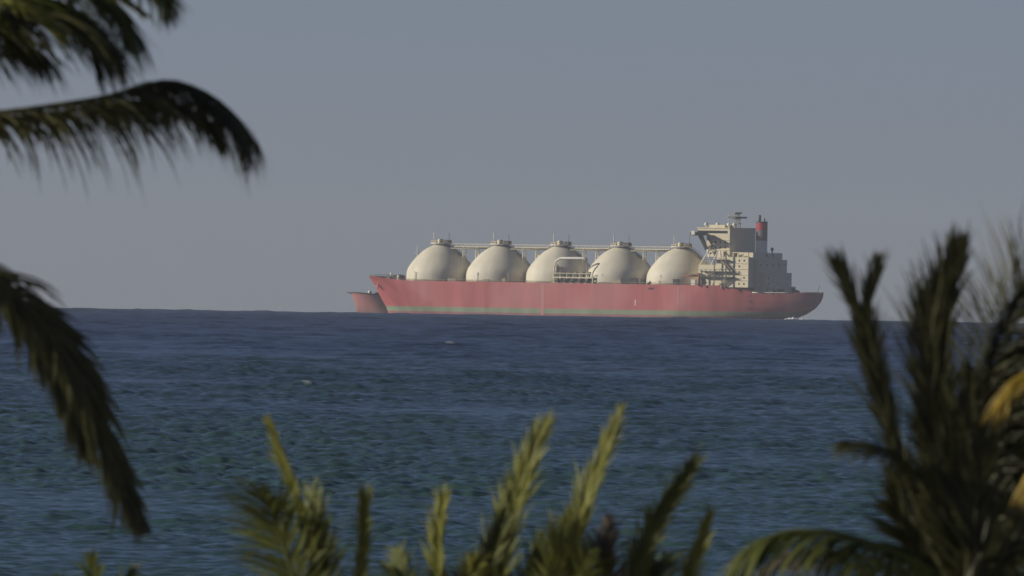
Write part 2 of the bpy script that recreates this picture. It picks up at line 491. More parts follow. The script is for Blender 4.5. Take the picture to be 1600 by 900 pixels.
def make_carrier():
    ship_x = (873 - 800) * 0.406
    root = empty('gas_carrier', (ship_x, SHIP_D, drop(ship_x, SHIP_D)), R_(150))
    tag(root, 'red hulled gas carrier with five cream dome tanks and a deckhouse at the stern', 'ship')
    def top(x):
        if x < -150: return 17.2 + 0.8 * smooth01((-168 - x) / 20)
        return 21.4 + 2.5 * smooth01((x - 92) / 46)
    form = HullForm(46, [(-4, 124), (0, 125), (4, 126.5), (14, 133), (24, 139.5), (30, 140)],
                    [(-4, -154), (0, -168), (1.5, -173), (4, -179.5), (8, -185.6), (12, -188.6), (15, -189.5), (30, -189.5)],
                    top, 66, 104, -88, -116, 0.4, 6.0, -4, 21.4)
    L0, L1 = -189.5, 140
    xk = [-189.5, -189.2, -188.6, -187.6, -186, -184, -181, -178, -174, -170, -165, -160, -156, -152, -150.1, -149.9] + [-147 + 3.5 * i for i in range(17)] \
        + [-86 + 10 * i for i in range(16)] + [72 + 3 * i for i in range(20)] + [131, 133, 135, 136.5, 138, 139, 139.6, 140]
    fr = [(x - L0) / (L1 - L0) for x in xk]
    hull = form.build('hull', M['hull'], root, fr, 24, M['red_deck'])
    # pale upright strips, tug mark and anchors on the port side
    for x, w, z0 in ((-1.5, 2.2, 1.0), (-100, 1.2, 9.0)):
        MB().box(x - w / 2, x + w / 2, 22.9, 23.06, z0, 20.8).build('pale_strip', M['pale_red'], hull)
    MB().box(-69.4, -68.8, 22.9, 23.07, 8.0, 11.6).build('tug_mark', M['white'], hull)
    MB().box(-82.5, -78.5, 22.9, 23.07, 18.2, 19.4).build('side_port', M['dark'], hull)
    for sg in (1, -1):
        y = form.half(126, 19.0, 23.5)
        a = MB()
        a.tube([(126, sg * (y + 0.2), 20.5), (126.4, sg * (y + 0.1), 16.6)], 0.55)
        a.tube([(124.6, sg * (y + 0.3), 17.8), (126.3, sg * (y + 0.1), 16.4), (128.0, sg * (y - 0.6), 17.8)], 0.5)
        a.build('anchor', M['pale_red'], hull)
    # stern bulwark capping
    for sg in (1, -1):
        pts = [(x, sg * (form.half(x, 17.4, top(x)) - 0.1), top(x) + 0.15) for x in (-151, -156, -161, -166, -171, -176)]
        MB().tube(pts, 0.34, 6).build('bulwark_rail', M['white'], root)
    # tanks
    SPC, RD = 43.95, 21.9
    key = [(0.995, 20.4), (1.0, 22.5), (1.0, 24.8), (0.987, 27.2), (0.95, 29.6), (0.89, 31.8), (0.808, 34.2), (0.712, 36.6),
           (0.612, 38.8), (0.505, 40.8), (0.395, 42.4), (0.28, 43.7), (0.15, 44.6), (0.002, 45.0)]
    kp = spline([Vector((a, 0, b)) for a, b in key], 44)
    DOME = [(max(0.002, p.x), p.z) for p in kp]
    def dome_r(z):
        return RD * lerp_tab([(q[1], q[0]) for q in DOME], z)
    for i in range(5):
        cx = (2 - i) * SPC - 1.2
        prof = [(RD * x, z) for x, z in DOME]
        d = MB().lathe(cx, 0, prof, 72).build('tank_dome', M['dome'], root)
        MB().lathe(cx, 0, [(RD * 0.985, 20.4), (RD * 1.005, 20.5), (RD * 1.005, 22.4), (RD * 0.985, 22.6)], 72).build('skirt', M['buff'], d)
        pl = MB()
        pl.lathe(cx, 0, [(6.8, 45.2), (6.8, 45.8)], 20, smooth=False)
        for k in range(20):
            an = k * math.pi / 10
            pl.tube([(cx + 6.6 * math.cos(an), 6.6 * math.sin(an), 45.8), (cx + 6.6 * math.cos(an), 6.6 * math.sin(an), 47.0)], 0.1, 4)
        pl.tube([(cx + 6.6 * math.cos(k * math.pi / 10), 6.6 * math.sin(k * math.pi / 10), 47.0) for k in range(21)], 0.12, 4)
        pl.build('platform', M['cream'], d)
        tu = MB()
        tu.lathe(cx + 1, 0, [(1.6, 45.8), (1.6, 47.6), (1.0, 48.2), (0.3, 48.4)], 14)
        tu.box(cx + 2.8, cx + 4.6, -1.2, 1.2, 45.8, 47.2)
        tu.build('tank_turret', M['cream'], d)
        MB().tube([(cx + 4.2, 2, 45.8), (cx + 4.2, 2, 52.8)], [0.36, 0.26], 6).build('vent_mast', M['white'], d)
        v = MB()
        v.box(cx - 6.2, cx - 3.4, -2.2, 2.0, 45.0, 47.6)
        v.box(cx - 2.4, cx - 0.9, 1.6, 3.4, 45.8, 48.0)
        v.build('valve_house', M['dark'], d)
        MB().tube([(cx - 6.2, 1, 45.7), (cx - 6.2, 1, 52.1)], 0.2, 5).build('lamp_pole', M['grey'], d)
        st = MB()                                              # stair climbing down the aft side of the dome
        pts = [(cx - dome_r(z) - 0.3, 1.0, z + 0.2) for z in (44.6, 43.6, 42.4, 41.0, 39.4, 37.6)]
        for dy in (-1.4, 1.4):
            st.tube([(p[0], p[1] + dy, p[2] + 0.3) for p in pts], 0.3, 5)
            st.tube([(p[0] - 0.3, p[1] + dy, p[2] + 1.6) for p in pts], 0.15, 5)
        for p in pts: st.box(p[0] - 0.5, p[0] + 0.5, -0.4, 2.4, p[2] + 0.1, p[2] + 0.35)
        st.build('stair', M['grey'], d)
        if i < 4:
            w = MB()                                           # bridge deck from this dome to the next
            xa, xb = cx - 8.2, cx - SPC + 8.2
            w.box(xb, xa, -1.8, 1.8, 43.3, 43.8)
            for dy in (-1.7, 1.7):
                w.box(xb, xa, dy - 0.14, dy + 0.14, 45.1, 45.4)
                for k in range(8):
                    xx = xb + (xa - xb) * k / 7
                    w.box(xx - 0.1, xx + 0.1, dy - 0.1, dy + 0.1, 43.8, 45.1)
            for k in (0.33, 0.67):
                xx = xb + (xa - xb) * k
                for dy in (-1.5, 1.5):
                    w.tube([(xx, dy * 2.2, 20.8), (xx, dy, 43.3)], 0.34, 6)
                w.tube([(xx, 3.0, 24), (xx, -1.6, 42)], 0.2, 5)
            w.build('catwalk', M['cream'], root)
            pp = MB()
            pp.tube([(xa, -2.6, 42.6), (xb, -2.6, 42.6)], 0.42, 8)
            pp.tube([(xa, -3.8, 42.9), (xb, -3.8, 42.9)], 0.34, 8)
            pp.tube([(xa + 1, 2.5, 42.4), (xb - 1, 2.5, 42.4)], 0.3, 8)
            pp.build('cargo_pipe', M['buff'], root)
    # deck edge fittings
    rng = random.Random(5)
    for x, y, w, h in ((72, 20.6, 2.0, 1.6), (66, 21.0, 4.2, 1.5), (28, 20.6, 1.8, 2.2), (41, 21.0, 2.6, 1.4), (-8, 20.5, 2.0, 1.8),
                       (-55, 20.8, 3.6, 2.6), (-66, 20.7, 4.6, 3.6), (-73, 20.6, 1.6, 3.0), (-88, 20.9, 4.0, 2.0), (-97, 20.5, 2.6, 3.4)):
        w *= 1.35; h *= 1.2
        f = MB().box(x - w / 2, x + w / 2, y - 0.9, y + 0.9, 20.5, 21.4 + h * 0.8)
        f.box(x - w / 2 - 0.3, x + w / 2 + 0.3, y - 1.1, y + 1.1, 21.4 + h * 0.8, 21.7 + h * 0.8)
        f.build('deck_locker', M['dark'] if rng.random() < 0.65 else M['buff'], root)
    for x in (93, 47, 24.5, -44, -86.5):
        MB().tube([(x, 21.6, 20.5), (x, 21.6, 27.0), (x + 0.6, 22.2, 27.4)], 0.24, 6).build('deck_lamp', M['white'], root)
    r = MB()
    for k in range(62):
        x = 104 - 3.6 * k
        if -112 < x: r.box(x - 0.07, x + 0.07, 22.75, 22.89, 21.2, 22.5)
    r.box(-114, 104, 22.75, 22.89, 22.4, 22.55)
    r.build('railing', M['buff'], root)
    # forecastle
    MB().tube([(113, -15, 21), (113, -15, 44)], [0.55, 0.25], 6).tube([(112, -16.5, 39), (114, -13.5, 39)], 0.2, 5).build('foremast', M['white'], root)
    w = MB()
    w.tube([(117, -3, 23.6), (117, 5, 23.6)], 1.5, 12); w.box(115.4, 118.6, -4, -3, 21.5, 24.6); w.box(115.4, 118.6, 5, 6, 21.5, 24.6)
    w.build('anchor_winch', M['dark'], root)
    MB().box(121, 123.6, 3, 6, 21.9, 24.4).build('deck_locker', M['grey'], root); MB().box(112.5, 113.8, 8, 10, 21.5, 25.0).build('deck_locker', M['grey'], root)
    MB().tube([(121, 4, 22), (121, 4, 25.4)], 0.5, 8).ball((121, 4, 25.6), 0.8).build('ventilator', M['white'], root)
    MB().tube([(110, 14, 21), (110, 14, 24.8)], 0.55, 8).build('ventilator', M['white'], root)
    b = MB()
    for k in range(14):
        f = k / 13
        x = 104 + 33 * f
        y = form.half(x, 23, 23.6) - 0.4
        for sg in (1, -1):
            b.tube([(x, sg * y, top(x) - 0.2), (x, sg * y, top(x) + 1.1)], 0.09, 4)
    for sg in (1, -1):
        b.tube([(104 + 33 * k / 13, sg * (form.half(104 + 33 * k / 13, 23, 23.6) - 0.4), top(104 + 33 * k / 13) + 1.1) for k in range(14)], 0.11, 4)
    b.build('railing', M['grey'], root)
    # cargo manifold at the port rail
    m = MB()
    m.box(-38, -8.5, 17.5, 22.8, 24.6, 25.3)
    m.box(-37, -9.5, 18.5, 22.4, 20.5, 21.6)
    for k in range(7):
        x = -37.5 + 28.5 * k / 6
        for y in (17.9, 22.4): m.box(x - 0.3, x + 0.3, y - 0.3, y + 0.3, 21, 24.6)
        m.box(x - 0.15, x + 0.15, 22.4, 22.7, 25.3, 27.6)
    m.box(-38, -8.5, 22.4, 22.7, 27.4, 27.8)
    man = m.build('cargo_manifold', M['cream'], root)
    for k in range(5):
        x = -34 + 5.4 * k
        p = MB().tube([(x, 16, 23), (x, 22.9, 23)], 1.0, 10).tube([(x, 22.9, 23), (x, 23.3, 23)], 1.35, 10)
        p.build('loading_flange', M['dark'], man)
    for k in range(5):
        x = -33 + 4.6 * k
        MB().tube([(x, 18.2, 25.3), (x, 18.2, 27.6)], 0.55, 6).ball((x, 18.2, 27.8), 0.9, 6).build('valve', M['dark'], man)
    MB().tube([(-8.5, 21, 24.8), (-8.6, 21, 32), (-9.8, 21, 35.2), (-13, 21, 37.0), (-30, 21, 37.3), (-32.2, 21, 36.4), (-32.8, 21, 34.5), (-33, 21, 24.8)],
              [0.45, 0.45, 0.6, 0.8, 0.8, 0.8, 0.7, 0.55], 8).build('pipe_gantry', M['white'], man)
    MB().tube([(-9, 19, 25), (-9.4, 19, 33)], 1.0, 8).tube([(-12, 19, 25), (-12, 19, 30)], 0.6, 8).build('knock_out_drum', M['buff'], man)

    # deckhouse
    def windows(mb_list, parent):
        for b_ in mb_list: MB().box(*b_).build('window', M['glass'], parent)
    h = MB()
    h.box(-150, -127, -21.5, 22, 20.4, 39.5)
    h.box(-127, -114, -22, 22, 20.4, 34.4)
    h.box(-153.3, -150, -22, 14, 16.4, 38.2)
    h.box(-156.8, -153.3, -22, 12, 16.4, 30.0)
    h.box(-161, -156.8, -20, 10, 16.4, 21.4)
    h.box(-150.0, -139.5, -21.8, 16, 39.5, 42.4)
    for z in (24.8, 28.4, 32.0, 35.6):
        h.box(-150.5, -127, 22, 22.35, z - 0.14, z + 0.14)           # deck edges
        if z < 38: h.box(-150.22, -150, 14, 22, z - 0.14, z + 0.14)
    for z in (24.8, 28.4):
        h.box(-157.05, -156.8, -22, 12, z - 0.14, z + 0.14)
    for z in (32.0, 35.6):
        h.box(-153.55, -153.3, -22, 14, z - 0.14, z + 0.14)
    house = h.build('deckhouse', M['cream'], root)
    ws = []
    for z in (22.6, 26.4, 30.0, 33.6, 37.2):
        for k, x in enumerate((-147, -143.4, -139.8)):
            if (k + int(z)) % 3 != 0: ws.append((x - 0.45, x + 0.45, 21.9, 22.12, z - 0.5, z + 0.6))
    for z in (34.6,):
        for k in range(0, 9, 2):
            y = -20 + 4 * k
            if y < 13: ws.append((-153.42, -153.2, y - 0.5, y + 0.5, z - 0.5, z + 0.6))
    for z in (22.8, 26.4):
        for k in range(1, 8, 3):
            y = -20 + 4 * k
            ws.append((-156.92, -156.7, y - 0.5, y + 0.5, z - 0.5, z + 0.6))
    for y0 in (-3.2, -11.3): ws.append((-150.12, -149.9, y0, y0 + 3.2, 39.9, 41.9))
    for z in (23, 26.5, 30):
        for x in (-116.5, -119.5, -122.5): ws.append((x - 0.45, x + 0.45, 21.9, 22.12, z - 0.5, z + 0.6))
    windows(ws, house)
    for x in (-133.5, -125):
        MB().box(x - 0.6, x + 0.6, 21.9, 22.14, 20.6, 22.9).build('door', M['grey'], house)
    # outside stairs and galleries along the port wall
    g = MB()
    for z, xa, xb in ((30.2, -140, -117), (26.8, -140, -117), (37.6, -136, -121)):
        g.box(xa, xb, 22.0, 25.0, z - 0.2, z + 0.2)
        g.box(xa, xb, 24.8, 25.0, z + 1.1, z + 1.3)
        for k in range(7):
            xx = xa + (xb - xa) * k / 6
            g.box(xx - 0.12, xx + 0.12, 24.8, 25.0, z, z + 1.1)
    g.box(-135.6, -135.0, 24.4, 25.0, 21, 43.5)
    g.box(-127.2, -126.7, 24.4, 25.0, 21, 38)
    g.box(-118.0, -117.5, 24.4, 25.0, 21, 31)
    g.build('gallery', M['grey'], house)
    for (x0, z0, x1, z1) in ((-138, 30.4, -131, 37.6), (-121, 26.9, -128, 30.2), (-130, 21.4, -138, 26.8)):
        s_ = MB()
        for y in (23, 24.3): s_.tube([(x0, y, z0), (x1, y, z1)], 0.3, 5); s_.tube([(x0, y, z0 + 1.2), (x1, y, z1 + 1.2)], 0.14, 5)
        for k in range(12):
            f = k / 11; s_.box(x0 + (x1 - x0) * f - 0.3, x0 + (x1 - x0) * f + 0.3, 23, 24.3, z0 + (z1 - z0) * f, z0 + (z1 - z0) * f + 0.15)
        s_.build('stair', M['buff'], house)
    for (xa, za, xb, zb) in ((-114.6, 34.4, -120.5, 45), (-122.5, 34.4, -118.2, 44), (-122.5, 34.4, -126.5, 44), (-129.5, 39.5, -126.8, 44)):
        MB().tube([(xa, 20.5, za), (xb, 18.5, zb)], 0.55, 6).build('strut', M['white'], house)
    fr_ = MB()
    for x in (-138.6, -142.2, -145.8, -149.4): fr_.box(x - 0.25, x + 0.25, 21, 21.6, 39.5, 42.0)
    fr_.box(-149.65, -138.35, 21, 21.6, 42.0, 42.5)
    fr_.box(-144, -141, 17.5, 20.5, 39.5, 41.2)
    fr_.build('davit_frame', M['cream'], house)
    # crane lying over the rail forward of the house
    cr = MB()
    cr.tube([(-114.5, 23.6, 27.4), (-103, 24.2, 26.8)], [0.7, 0.4], 6)
    cr.tube([(-115.5, 23.4, 21), (-115.5, 23.4, 29)], 0.9, 8)
    cr.tube([(-115.5, 23.4, 29), (-106, 24, 27.2)], 0.15, 4)
    cr.build('provision_crane', M['red_deck'], root)
    k_ = MB(); k_.box(-112, -109, 20, 22.6, 20.5, 24.5); k_.box(-112.3, -108.7, 19.7, 22.8, 24.5, 24.9); k_.build('deck_locker', M['white'], root)
    # navigating bridge
    b = MB()
    b.box(-133.2, -116.5, -16.5, 16.5, 39.5, 52.6)
    b.box(-133.2, -110, -16.5, 16.5, 52.6, 57.4)
    b.box(-133.5, -109.4, -16.9, 16.9, 57.4, 57.9)
    b.box(-124, -113, -7, 7, 57.9, 59.6)
    for z in (43.6, 47.0, 50.2): b.box(-133.2, -116.5, 16.5, 16.85, z - 0.14, z + 0.14)
    bridge = b.build('bridge', M['cream'], root)
    MB().box(-131.5, -109.85, -16.3, 16.62, 54.3, 55.9).build('window_band', M['glass'], bridge)
    ws = []
    for z in (41.6, 45.3, 48.7):
        for x in (-130, -126.5, -123, -119.5): ws.append((x - 0.5, x + 0.5, 16.4, 16.64, z - 0.55, z + 0.65))
    windows(ws, bridge)
    for sg in (1, -1):
        w = MB()
        ya, yb = sorted((sg * 16.5, sg * 27.0))
        w.box(-115.6, -110.2, ya, yb, 52.7, 53.2)
        w.box(-115.6, -115.3, ya, yb, 53.2, 54.8); w.box(-110.5, -110.2, ya, yb, 53.2, 54.8)
        e = sg * 26.85; w.box(-115.3, -110.5, min(e, e - sg * .3), max(e, e - sg * .3), 53.2, 54.8)
        w.prism_x([(sg * 26.4, 52.7), (sg * 22.5, 52.7), (sg * 16.5, 45.2), (sg * 16.5, 43.2)], -117.4, -115.7)
        w.prism_x([(sg * 24.0, 52.7), (sg * 21.5, 52.7), (sg * 16.5, 47.0), (sg * 16.5, 45.5)], -121.4, -120.4)
        w.box(-121.6, -115.6, min(sg * 16.5, sg * 25), max(sg * 16.5, sg * 25), 52.7, 53.1)
        w.build('bridge_wing', M['grey'], bridge)
        MB().box(-114.2, -111.6, min(sg * 27.0, sg * 27.9), max(sg * 27.0, sg * 27.9), 53.2, 55.6).build('wing_lamp', M['white'], bridge)
    for x, y in ((-113.5, 12), (-117, 3.5), (-126.5, 6), (-130.5, 6)):
        o = MB().ball((x, y, 59.9), 1.25, 10); o.tube([(x, y, 57.6), (x, y, 59)], 0.4, 6); o.build('radome', M['white'], bridge)
    mt = MB()
    for dx in (-1.6, 1.6):
        for dy in (-1.6, 1.6): mt.tube([(-128 + dx, dy - 2, 57.8), (-128 + dx * 0.5, dy * 0.5 - 2, 67)], 0.28, 5)
    for z in (60.5, 63.4, 66.6): mt.box(-130 + 0.3, -126.3, -4.2, 0.2, z, z + 0.4)
    mt.build('radar_mast', M['buff'], bridge)
    MB().box(-130.8, -125.2, -9.5, 5.0, 63.9, 65.0).build('radar_scanner', M['grey'], bridge)
    MB().box(-129.4, -126.6, -5.5, 3.0, 67.0, 67.7).build('radar_scanner', M['buff'], bridge)
    MB().tube([(-121, -3, 59.6), (-121, -3, 66.5)], 0.16, 5).build('whip_aerial', M['white'], bridge)
    # funnel
    fx, fy = -145.0, -3.5
    f = MB().lathe(fx, fy, [(1.12, 42.4), (1.0, 43.2), (1.0, 50.2)], 28, 3.8, 3.0).build('funnel', M['white'], root)
    MB().lathe(fx, fy, [(1.0, 50.2), (1.0, 56.6)], 28, 3.82, 3.02).build('grey_band', M['grey'], f)
    MB().lathe(fx, fy, [(1.0, 56.6), (1.0, 61.2)], 28, 3.82, 3.02).build('red_band', M['red_band'], f)
    MB().lathe(fx, fy, [(1.03, 61.2), (1.03, 61.9), (0.9, 62.2)], 28, 3.82, 3.02).build('funnel_cap', M['dark'], f)
    for dx, dy, hh, rr in ((1.2, 0.6, 66.2, 0.85), (-1.6, -0.8, 64.2, 0.45)):
        MB().tube([(fx + dx, fy + dy, 61.8), (fx + dx, fy + dy, hh)], rr, 8).build('exhaust_pipe', M['dark'], f)
    MB().tube([(-148, -12, 42.4), (-148, -12, 44.6)], 0.5, 8).ball((-148, -12, 44.8), 1.1, 8).build('ventilator', M['grey'], root)
    # after deck
    for x, y, hgt in ((-165, 6, 2.2), (-170, -3, 1.8), (-175, 4, 1.5), (-163, 13, 1.6)):
        w = MB().tube([(x, y - 1.8, 17 + hgt * 0.55), (x, y + 1.8, 17 + hgt * 0.55)], hgt * 0.5, 10)
        w.box(x - 1, x + 1, y - 2.3, y - 1.8, 16.2, 17.4 + hgt); w.box(x - 1, x + 1, y + 1.8, y + 2.3, 16.2, 17.4 + hgt)
        w.build('mooring_winch', M['dark'], root)
    MB().prism([(-161, 21), (-161, 16.4), (-168, 16.4)], -16, -14.6).build('stair', M['grey'], root)
    MB().tube([(-187.5, 0, 17), (-189.5, 0, 22.5)], 0.18, 5).build('ensign_staff', M['grey'], root)
    return root
carrier = make_carrier()

# foam churned up under the stern
def make_foam():
    cx = (1236 - 800) * 0.406; y0 = SHIP_D - 106
    rng = random.Random(9)
    mb = MB()
    z0 = drop(cx, y0) + 0.2
    for k in range(16):
        x = cx + rng.uniform(-5, 6); y = y0 + rng.uniform(-6, 6); rx = rng.uniform(0.9, 2.2)
        h = rng.uniform(0.9, 1.7) * (1.2 if abs(x - cx) < 3 else 0.7)
        n, m = 10, 4
        vs_, fs = [], []
        for j in range(m + 1):
            a = math.pi / 2 * j / m
            for i in range(n):
                b = 2 * math.pi * i / n
                q = rng.uniform(0.8, 1.15)
                vs_.append((x + rx * 1.3 * math.cos(a) * math.cos(b) * q, y + rx * math.cos(a) * math.sin(b) * q, z0 + h * math.sin(a) * q - 0.2))
        for j in range(m):
            for i in range(n):
                fs.append((j * n + i, j * n + (i + 1) % n, (j + 1) * n + (i + 1) % n, (j + 1) * n + i))
        mb.add(vs_, fs, True)
    m_, t, p = mat_new('wash_foam')
    p.inputs['Base Color'].default_value = (0.78, 0.81, 0.82, 1); p.inputs['Roughness'].default_value = 0.9
    tag(mb.build('wake_foam', m_), 'white foam churned up at the waterline under the carrier stern', 'foam', kind='stuff')
make_foam()

# ------------------------------------------------------------------ second ship showing beyond the bow
def make_freighter():
    D2 = 12260.0
    sc = 0.406 * D2 / SHIP_D
    bx = (549 - 800) * sc
    root = empty('freighter', (bx + 52, D2, drop(bx, D2)), math.pi)
    tag(root, 'small red freighter mostly hidden beyond the bow of the gas carrier', 'ship')
    top = lambda x: 12.2 + 0.9 * smooth01((x - 34) / 16)
    form = HullForm(16, [(-4, 48), (0, 48.6), (6, 49.4), (13, 52), (20, 52)], [(-4, -42), (0, -44), (5, -47), (13, -48), (20, -48)],
                    top, 30, 38, -28, -40, 2, 6.5, -3)
    xk = [-48, -46, -44, -41, -38] + [-34 + 6 * i for i in range(11)] + [28 + 2 * i for i in range(11)] + [49.5, 50.5, 51.2, 51.7, 52]
    hull = form.build('hull', M['hull2'], root, [(x + 48) / 100 for x in xk], 12, M['grey'])
    for sg in (1, -1):
        b = MB(); b.tube([(x, sg * max(0.05, form.half(x, 12.5, 13.1)), top(x) + 0.35) for x in (20, 28, 34, 38, 41, 44, 46, 48, 49.5, 51, 52)], 0.5, 6)
        b.build('bulwark_rail', M['dark'], root)
    MB().tube([(50, 0, 12.6), (54.5, 0, 13.6)], 0.4, 6).build('bowsprit_platform', M['dark'], root)
    MB().tube([(40, 5, 12), (40, 5, 13.2)], 0.5, 8).ball((40, 5, 13.9), 1.25, 10).build('ventilator', M['white'], root)
    for x in (30, 14, -2, -18):
        MB().box(x - 6.5, x + 6.5, -5.5, 5.5, 11.2, 14.0).build('hatch_cover', M['grey'], root)
    h = MB().box(-44, -32, -7, 7, 11.2, 17.5).box(-42, -33, -6, 6, 17.5, 20.5).build('deckhouse', M['cream'], root)
    MB().box(-41.6, -32.9, -5.8, 5.8, 18.6, 19.6).build('window_band', M['glass'], h)
    MB().lathe(-42, 0, [(1.0, 20.5), (1.0, 23.5)], 16, 1.6, 1.2).build('funnel', M['red_band'], root)
make_freighter()

# ------------------------------------------------------------------ coconut palms on the shore
def at(px, py, D):
    v = CAM_ROT.to_3x3() @ Vector(((px - 800) * RAD_PX, (450 - py) * RAD_PX, -1.0))
    return Vector((0, 0, CAM_H)) + v * (D / v.y)

def frond(parent, loc, pts, mat, length=0.62, up=(0, -1, 0.25), open_=(62, 22), lift=20, droop=0.10, seed=1, dens=24, width=0.034,
          bare=0.15, rad=0.024, tone=(0.1, 0.9), tip=0.45, ragged=0.15):
    """one feather leaf: a tapering midrib with leaflets along both sides; pts are world points"""
    rng = random.Random(seed)
    pts = [p - loc for p in pts]
    Lr = sum((b - a).length for a, b in zip(pts, pts[1:]))
    n = max(30, int(Lr * dens * 1.75))
    c = spline(pts, n)
    mb = MB()
    step = max(1, n // 22)
    rib = c[::step] + ([c[-1]] if (n % step) else [])
    mb.tube(rib, [rad * (1 - 0.82 * i / (len(rib) - 1)) for i in range(len(rib))], 6)
    mb.at = [tone[1] * 0.8] * len(mb.v)
    up = Vector(up).normalized()
    for i in range(n + 1):
        f = i / n
        if f < bare: continue
        p = c[i]
        T = (c[min(i + 1, n)] - c[max(i - 1, 0)]).normalized()
        S = T.cross(up)
        if S.length < 0.1: S = T.cross(Vector((0, 1, 0.3)))
        S.normalize(); U = S.cross(T).normalized()
        g = (f - bare) / (1 - bare)
        env = min(1.0, 0.45 + g * 2.2) * (1.0 + (tip - 1) * max(0, (g - 0.5) / 0.5) ** 1.5)
        for sg in (1, -1):
            if rng.random() < 0.05: continue
            a = R_(open_[0] + (open_[1] - open_[0]) * g + rng.gauss(0, 6))
            b = R_(lift + rng.gauss(0, 9))
            d = T * math.cos(a) + (S * sg * math.cos(b) + U * math.sin(b)) * math.sin(a)
            L = length * env * (1 + rng.gauss(0, ragged)) * (1 - ragged * (rng.random() < 0.12) * 3)
            L = max(0.08, L)
            q = p.copy(); W = d.cross(U * 0.8 + Vector((rng.gauss(0, .25), rng.gauss(0, .25), rng.gauss(0, .25))))
            if W.length < 1e-3: continue
            W.normalize()
            w0 = width * rng.uniform(0.9, 1.45)
            vs_, fs = [], []
            ns = 5
            dr_ = droop * rng.uniform(0.7, 1.5)
            sway = Vector((rng.gauss(0, .04), rng.gauss(0, .04), 0))
            for k in range(ns + 1):
                t = k / ns
                w = w0 * (0.55 + 0.9 * t if t < 0.4 else 0.91 * (1 - ((t - 0.4) / 0.6) ** 1.6)) + 0.0015
                vs_ += [q - W * w * 0.5, q + W * w * 0.5]
                if k < ns: fs.append((2 * k, 2 * k + 1, 2 * k + 3, 2 * k + 2))
                q = q + d * (L / ns)
                d = (d + Vector((0, 0, -dr_ * (0.6 + t))) + sway).normalized()
                W = (W - d * W.dot(d)).normalized()
            mb.add(vs_, fs, False, tone[0] + (tone[1] - tone[0]) * min(1, max(0, rng.betavariate(1.6, 2.2))))
    return mb.build('frond', mat, parent, attr=True)

def trunk(parent, loc, crown, lean, r=0.15):
    base = Vector((crown.x + lean, crown.y + random.uniform(-.6, .6), 2.0))
    mid = (base + crown) / 2 + Vector((-lean * 0.15, 0, 0))
    c = spline([base, mid, crown], 40)
    rad = [r * (1.55 - 0.7 * min(1, i / 6)) * (1 + 0.05 * (i % 2)) * (1 - 0.010 * i) for i in range(41)]
    mb = MB().tube([p - loc for p in c], rad, 12)
    mb.build('trunk', M['bark'], parent)
    return base
M['bark'] = paint('palm_bark', (0.20, 0.17, 0.13), 0.9, 0.2, 3.0, False)

def palm(crown_px, D, label, lean, fronds, spare=()):
    crown = at(crown_px[0], crown_px[1], D)
    base = Vector((crown.x + lean, crown.y, 2.0))
    root = empty('coconut_palm', base)
    tag(root, label, 'palm', 'coconut palms on the shore')
    trunk(root, base, crown, lean)
    h = MB()
    for k in range(9):
        a = k * 2.4
        o = Vector((math.cos(a), math.sin(a), 0))
        h.tube([crown - base + o * 0.12 + Vector((0, 0, -0.5)), crown - base + o * 0.16 + Vector((0, 0, 0.1)), crown - base + o * 0.22 + Vector((0, 0, 0.45))], [0.07, 0.055, 0.035], 6)
    h.build('leaf_base', M['bark'], root)
    for i, (px, kw) in enumerate(fronds):
        pts = [crown.copy()] + [at(p[0], p[1], D + (p[2] if len(p) > 2 else 0)) for p in px]
        kw = dict(kw); m = LEAF[kw.pop('mat', 'green')]
        frond(root, base, pts, m, seed=hash((crown_px[0], i)) % 9999, **kw)
    for j, (a, el, ln) in enumerate(spare):           # leaves of the same crown on the sides turned away
        a, el = R_(a), R_(el)
        o = Vector((math.cos(a), math.sin(a), 0))
        pts = [crown + o * (ln * t) * math.cos(el) + Vector((0, 0, ln * (math.sin(el) * t - 0.55 * t * t))) for t in (0, .25, .5, .75, 1)]
        frond(root, base, pts, LEAF['green'], up=(0, 0, 1), lift=5, droop=0.22, seed=j + 50, dens=16)
    return root

UP = (0, -0.25, 1)
FACE = (0, -1, 0.2)
